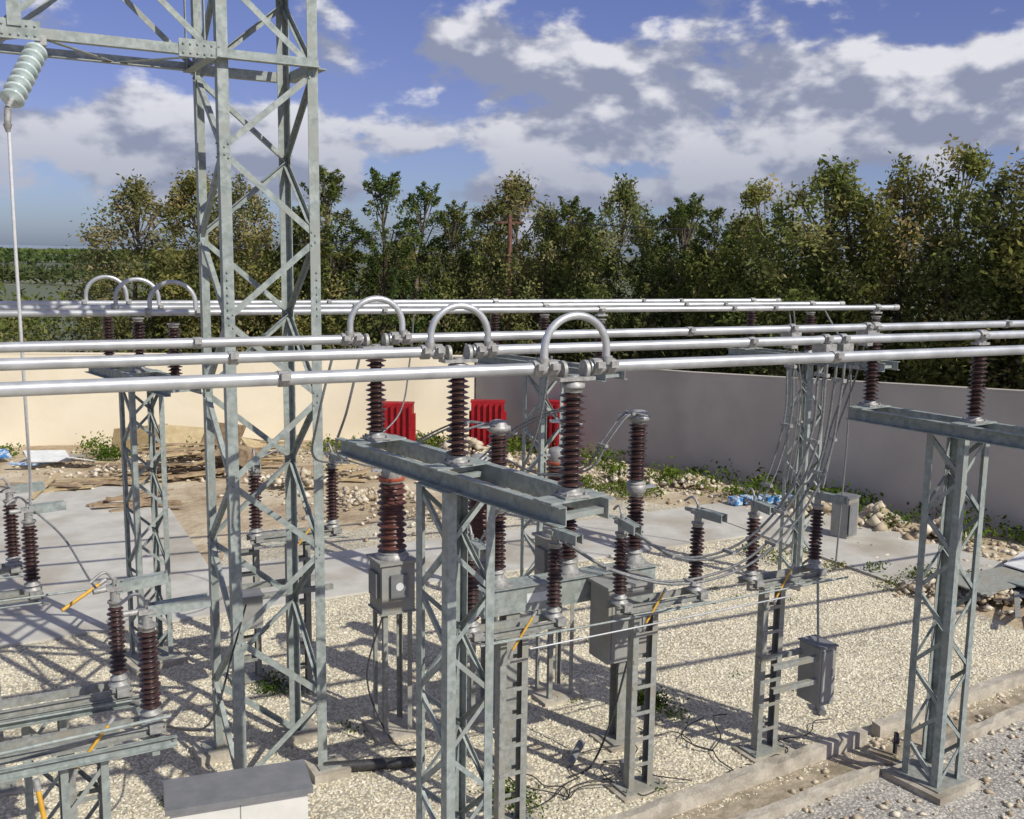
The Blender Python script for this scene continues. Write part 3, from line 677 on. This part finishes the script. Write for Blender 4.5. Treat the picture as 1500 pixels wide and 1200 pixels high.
single([(3.7,yb(2,3.7),6.0),(3.6,10.6,5.3),(3.7,11.3,4.7),(4.5,12.8,4.2),(5.0,13.3,4.0)])
single([(3.4,yb(2,3.4),6.0),(3.3,10.7,5.2),(3.5,11.5,4.6),(4.4,12.9,4.2)])
single([(4.9,yb(2,4.9),6.0),(4.9,10.6,5.3),(5.2,11.1,4.9),(5.8,11.6,4.85)])
single([(5.1,yb(1,5.1),6.0),(5.1,9.0,5.3),(5.2,9.6,4.6),(5.0,10.2,3.7)])
single([(6.5,fy(0,6.5),6.0),(6.5,15.9,5.2),(6.3,15.9,4.3),(5.5,15.6,3.85),(5.0,15.45,3.8)])
single([(4.9,fy(0,4.9),6.0),(4.9,15.9,5.0),(4.6,15.6,4.2),(3.8,15.45,3.82)])
single([(.56,14.1,3.72),(.9,13.6,3.4),(1.1,12.0,3.2),(1.18,11.0,3.55)])
single([(-.3,13.8,6.1),(-.2,14,5.0),(.1,14.8,4.0),(.36,15.4,3.72)])
single([(15.9,fy(1,15.9),6.0),(16.5,15.8,4.8),(16.8,16.0,3.2),(16.9,16.2,.1)],.02)
twin('dropper_conductor',[(13.9,fy(0,13.9),6.0),(14.1,14.9,5.3),(14.6,15.2,4.0),(14.8,15.6,2.4)],r=.014)
b=B()
for i in range(15):
    x,y=random.choice([(6.5,10.5),(7.4,11.1),(9.0,10.7),(6.2,11.0),(9.9,10.5),(6.9,10.9)]); a=random.uniform(0,6.28); pts=[]
    for j in range(6):
        pts.append((x,max(y,10.15),.03+.07*random.random())); a+=random.uniform(-1,1); x+=.3*math.cos(a); y+=.25*math.sin(a)
    b.tube(spline(pts,6),.009,BLACK,5)
b.tube(spline([(7.7,11.0,1.55),(7.5,11.1,.6),(7.2,11.1,.05),(6.8,11.0,.04)],8),.015,BLACK,6)
b.tube(spline([(1.4,9.9,2.4),(2.1,11,1.8),(2.6,12,2.2),(3.0,13,2.4)],8),.013,BLACK,6)
b.tube(spline([(5.0,13.2,1.95),(4.7,13.1,1.0),(5.0,12.8,.1),(5.4,12.6,.04)],8),.013,BLACK,6)
b.obj('loose_cable')
b=B()
b.cyl((3.9,12.6,.1),(5.1,12.2,.1),.075,BLACK,seg=14)
for p0,p1 in (((6.95,11.25,.06),(7.3,11.5,.2)),((10.0,10.55,.06),(10.2,10.8,.12)),((11.3,10.9,.06),(11.5,11.2,.1)),((7.4,10.5,.05),(7.6,10.9,.12))):
    b.cyl(p0,p1,.055,GREYD,seg=12)
b.obj('conduit_pipe')

# ------------------------------------------------------------ trench kerbs
def kerb(name,p0,p1,w,h,steps=24):
    b=B(); p0=V(p0);p1=V(p1); d=(p1-p0).normalized(); U=V((-d.y,d.x,0)); L=(p1-p0).length
    vs=[];n=steps
    for i in range(n+1):
        c=p0+d*L*i/n; j=[random.uniform(-.018,.018) for _ in range(4)]
        vs+=[c+V((0,0,-.1)),c+U*j[0]+V((0,0,h+j[1])),c+U*(w+j[2])+V((0,0,h+j[3])),c+U*w+V((0,0,-.1))]
    fs=[]
    for i in range(n):
        a=4*i;c=a+4; fs+=[(a,c,c+1,a+1),(a+1,c+1,c+2,a+2),(a+2,c+2,c+3,a+3)]
    fs+=[(0,1,2,3),(4*n+3,4*n+2,4*n+1,4*n)]
    b.add(vs,fs,CONCW); return b.obj(name)
kerb('trench_kerb',(5.6,9.45,0),(11.2,9.92,0),.16,.22)
kerb('trench_kerb',(11.5,9.95,0),(20,10.7,0),.16,.22)
kerb('trench_kerb',(5.6,8.75,0),(10.6,9.15,0),.14,.14)
kerb('trench_kerb',(11.8,9.25,0),(20,9.95,0),.14,.16)
EARTH=noisy('trench_earth',(.24,.20,.14),(.42,.36,.27),6,.95,0,.8,18,c3=(.18,.15,.10),s3=2)
sheet('trench_floor',[(5.6,8.9),(20,10.1),(20,10.7),(5.6,9.45)],.014,EARTH)
b=B()
for x in (11.3,11.9): b.cyl((x,9.5,.05),(x,9.5,.36),.03,BLACK); b.tube([(x,9.5,.34),(x-.1,9.4,.4),(x-.2,9.3,.34)],.03,BLACK,8)
b.obj('cable_duct')

# ------------------------------------------------------------ red radiators
for x,y,rz,ww in ((12.87,32.7,-.5,1.15),(16.0,31.9,-.5,1.15),(18.1,31.0,-.9,.75)):
    b=B(); M=Matrix.Rotation(rz,3,'Z'); c=V((x,y,0)); nn=max(4,int(ww/.19))
    b.box(c+V((0,0,1.0)),(ww,.66,1.65),RED,rz=rz)
    for i in range(nn): b.box(c+M@V((-ww/2+.06+i*(ww-.12)/(nn-1),0,1.02)),(.09,.84,1.6),RED,rz=rz)
    b.box(c+M@V((0,0,1.86)),(ww+.06,.5,.06),RED,rz=rz)
    for s in (-1,1): b.box(c+M@V((s*(ww/2+.04),0,.9)),(.08,.3,1.2),RED,rz=rz); b.box(c+M@V((s*ww*.4,0,.1)),(.1,.6,.2),RED,rz=rz)
    b.obj('radiator_bank')

# ------------------------------------------------------------ debris
def planks(name,items,n,cx,cy,sx,sy,hz=.3,mats=(WOOD,),Lr=(1,3)):
    b=B()
    for i in range(n):
        L=random.uniform(*Lr); x=cx+random.uniform(-sx,sx); y=cy+random.uniform(-sy,sy)
        b.box((x,y,.06+random.random()*hz),(L,random.uniform(.08,.25),random.uniform(.02,.06)),random.choice(mats),rz=random.gauss(.1,.5),ry=random.uniform(-.12,.12))
    for it in items: b.box(*it[:3],rz=it[3],rx=it[4],ry=it[5])
    return b.obj(name)
planks('timber_pile',[((4.9,36.2,.6),(1.8,.03,1.1),PLY,.2,.5,0),((6.2,35.2,.6),(1.5,.03,1.1),PLY,-.3,-.6,.1),((7.2,34.0,.8),(1.4,.03,1.2),WOOD,.3,.4,.2),((8.2,33.2,.6),(1.1,.7,.06),PLY,.4,.5,.3),((7.6,32.2,.5),(1.0,.6,.5),WOOD,.8,.3,.2)],44,6.8,33.2,2.3,1.2,.8,(WOOD,WOOD,PLY))
planks('timber_pile',[],24,4.2,31.9,2.6,.5,.15,(WOOD,WOOD,PLY),(1,2.6))
planks('timber_pile',[],9,3.6,29.3,.6,.8,.08,(WOOD,),(1.2,2.2))
planks('timber_pile',[],16,9.5,30.2,1.4,1.0,.5,(WOOD,PLY),(.6,1.4))
planks('formwork_panels',[((18.9,13.6,.35),(2.6,.9,.03),GALV2,.1,.08,.05),((20.2,12.9,.3),(2.6,.8,.03),GALV,-.05,-.06,.05),((20.8,13.9,.4),(1.8,1.0,.03),WHITE,.3,.1,-.05)],22,19.6,12.9,1.6,.9,.25,(GALV2,WHITE,WOOD,GREY),(1.2,2.8))
planks('polythene_debris',[((2.0,35.6,.35),(1.3,.8,.03),WHITE,.2,.3,.1),((.5,37,.3),(.9,.6,.05),BLUE,.2,.3,.1),((2.9,35.0,.3),(1.0,.7,.03),WHITE,-.4,-.25,.15)],14,1.2,36,1.8,.8,.3,(WHITE,BLUE,GREY),(.3,.9))
b=B()
for i in range(6):
    b.box((18.9+i*.3,22.0-i*.1,.18+.03*(i%2)),(.26,.34,.2),BLUE,rz=.2*math.sin(i*3)); b.cyl((18.9+i*.3,21.9-i*.1,.28),(18.9+i*.3,21.9-i*.1,.32),.04,WHITE)
b.obj('bottle_packs')
b=B(); c=V((19.3,18.3,.55)); b.box(c,(.55,.45,1.0),GREY,rz=.3); b.box(c+V((0,0,.53)),(.6,.5,.04),GREYD,rz=.3); b.box(c+V((-.0,-.28,0)),(.4,.02,.8),GREYD,rz=.3); b.obj('junction_cabinet')
b=B(); b.cyl((20.3,38.6,0),(20.3,38.6,8.6),.12,RUST,.09); b.bar((19.8,38.9,8.3),(20.8,38.3,8.3),.08,.08,RUST)
for s in (-.4,0,.4): b.cyl((20.3+s,38.6-s*.55,8.35),(20.3+s,38.6-s*.55,8.55),.04,CAST)
b.obj('utility_pole')
b=B()
for s in (-.4,0,.4):
    p0=V((20.3+s,38.6-s*.55,8.55))
    for p1 in (V((5,46,7.6)),V((30,10,8.8))):
        b.tube([p0.lerp(p1,t/14)-V((0,0,1.6*4*(t/14)*(1-t/14)*.5)) for t in range(15)],.008,BLACK,4)
b.obj('overhead_wires')

# ------------------------------------------------------------ light and sky
elev=math.radians(40); sd=V((.38,-.92,0)).normalized()
sdir=V((sd.x*math.cos(elev),sd.y*math.cos(elev),math.sin(elev)))
sl=bpy.data.lights.new('sun','SUN'); sl.energy=4.4; sl.angle=math.radians(.5); sl.color=(1,.95,.84)
so=bpy.data.objects.new('sun',sl); scene.collection.objects.link(so); so.rotation_euler=(-sdir).to_track_quat('-Z','Y').to_euler()
w=bpy.data.worlds.new('World'); scene.world=w; w.use_nodes=True
nt=w.node_tree;N=nt.nodes;Lk=nt.links;bg=N['Background']; STR=.105
sky=N.new('ShaderNodeTexSky'); sky.sky_type='NISHITA'; sky.sun_disc=False; sky.sun_elevation=elev; sky.sun_rotation=math.atan2(sd.x,sd.y); sky.dust_density=1.0
tc=N.new('ShaderNodeTexCoord')
def mth(op,a,b=None):
    m=N.new('ShaderNodeMath'); m.operation=op
    for i,x in enumerate((a,b)):
        if x is None: continue
        if isinstance(x,(int,float)): m.inputs[i].default_value=x
        else: Lk.new(x,m.inputs[i])
    return m.outputs[0]
def mrng(x,a,b,c=0,d=1,sm=True):
    m=N.new('ShaderNodeMapRange'); m.interpolation_type='SMOOTHSTEP' if sm else 'LINEAR'
    for i,v in zip((1,2,3,4),(a,b,c,d)): m.inputs[i].default_value=v
    Lk.new(x,m.inputs[0]); return m.outputs[0]
def noise_at(off,sc,detail,rough=.55):
    mp=N.new('ShaderNodeMapping'); mp.inputs['Scale'].default_value=sc; mp.inputs['Location'].default_value=off
    Lk.new(tc.outputs['Generated'],mp.inputs[0]); n=N.new('ShaderNodeTexNoise'); n.inputs['Scale'].default_value=1; n.inputs['Detail'].default_value=detail; n.inputs['Roughness'].default_value=rough; n.inputs['Distortion'].default_value=.1
    Lk.new(mp.outputs[0],n.inputs['Vector']); return n.outputs['Fac']
sep=N.new('ShaderNodeSeparateXYZ'); Lk.new(tc.outputs['Generated'],sep.inputs[0])
az=mth('ARCTAN2',sep.outputs['X'],sep.outputs['Y']); el=mth('ARCSINE',sep.outputs['Z'])
def blob(a0,e0,sa,se):
    a=mth('DIVIDE',mth('SUBTRACT',az,math.radians(a0)),math.radians(sa)); e_=mth('DIVIDE',mth('SUBTRACT',el,math.radians(e0)),math.radians(se))
    return mth('EXPONENT',mth('MULTIPLY',mth('ADD',mth('MULTIPLY',a,a),mth('MULTIPLY',e_,e_)),-1.0))
bl=None
for q in ((25,9.8,8,2.6),(41,8.8,7,2.4),(52,8.0,5,2.0),(6,5.8,9,2.0),(34,6.4,18,1.6),(30,3.2,12,.8)):
    v=blob(*q); bl=v if bl is None else mth('ADD',bl,v)
bl=mth('MINIMUM',bl,1.0)
SC=(7.5,7.5,13.0)
n1=noise_at((3.1,1.7,.4),SC,7); n2=noise_at((3.1,1.6,.4+.24),SC,4)
cov=mth('ADD',n1,mth('SUBTRACT',mth('MULTIPLY',bl,.26),.08))
cov=mth('ADD',cov,mrng(el,math.radians(14),math.radians(24),0,.07))
mask=mrng(cov,.47,.57)
lit=mrng(mth('SUBTRACT',n1,n2),-.05,.09)
base=mrng(el,math.radians(3),math.radians(9),.35,1.0)
lit2=mth('MULTIPLY',lit,base)
def rgb(c): return (*[x/STR for x in c],1)
cm=N.new('ShaderNodeMixRGB'); Lk.new(lit2,cm.inputs[0]); cm.inputs[1].default_value=rgb((.28,.31,.42)); cm.inputs[2].default_value=rgb((.80,.80,.84))
tr=N.new('ShaderNodeMixRGB'); Lk.new(mrng(el,math.radians(0),math.radians(9)),tr.inputs[0]); tr.inputs[1].default_value=(.58,.70,1.10,1); tr.inputs[2].default_value=(.62,.58,.92,1)
tint=N.new('ShaderNodeMixRGB'); tint.blend_type='MULTIPLY'; tint.inputs[0].default_value=1; Lk.new(sky.outputs[0],tint.inputs[1]); Lk.new(tr.outputs[0],tint.inputs[2])
mx=N.new('ShaderNodeMixRGB'); Lk.new(mth('MULTIPLY',mask,.93),mx.inputs[0]); Lk.new(tint.outputs[0],mx.inputs[1]); Lk.new(cm.outputs[0],mx.inputs[2])
Lk.new(mx.outputs[0],bg.inputs[0]); bg.inputs[1].default_value=STR
w.cycles.sampling_method='MANUAL'; w.cycles.sample_map_resolution=256

# ------------------------------------------------------------ camera
cam=bpy.data.cameras.new('camera'); cam.lens=36; cam.sensor_width=36; cam.clip_end=30000; cam.clip_start=.05
co=bpy.data.objects.new('camera',cam); scene.collection.objects.link(co); co.location=(0,0,7)
M=Matrix.Rotation(math.radians(-28),4,'Z')@Matrix.Rotation(math.radians(90-8.64),4,'X')@Matrix.Rotation(math.radians(.8),4,'Z')
co.rotation_euler=M.to_euler(); scene.camera=co
scene.view_settings.view_transform='Standard'; scene.view_settings.look='None'; scene.view_settings.exposure=0
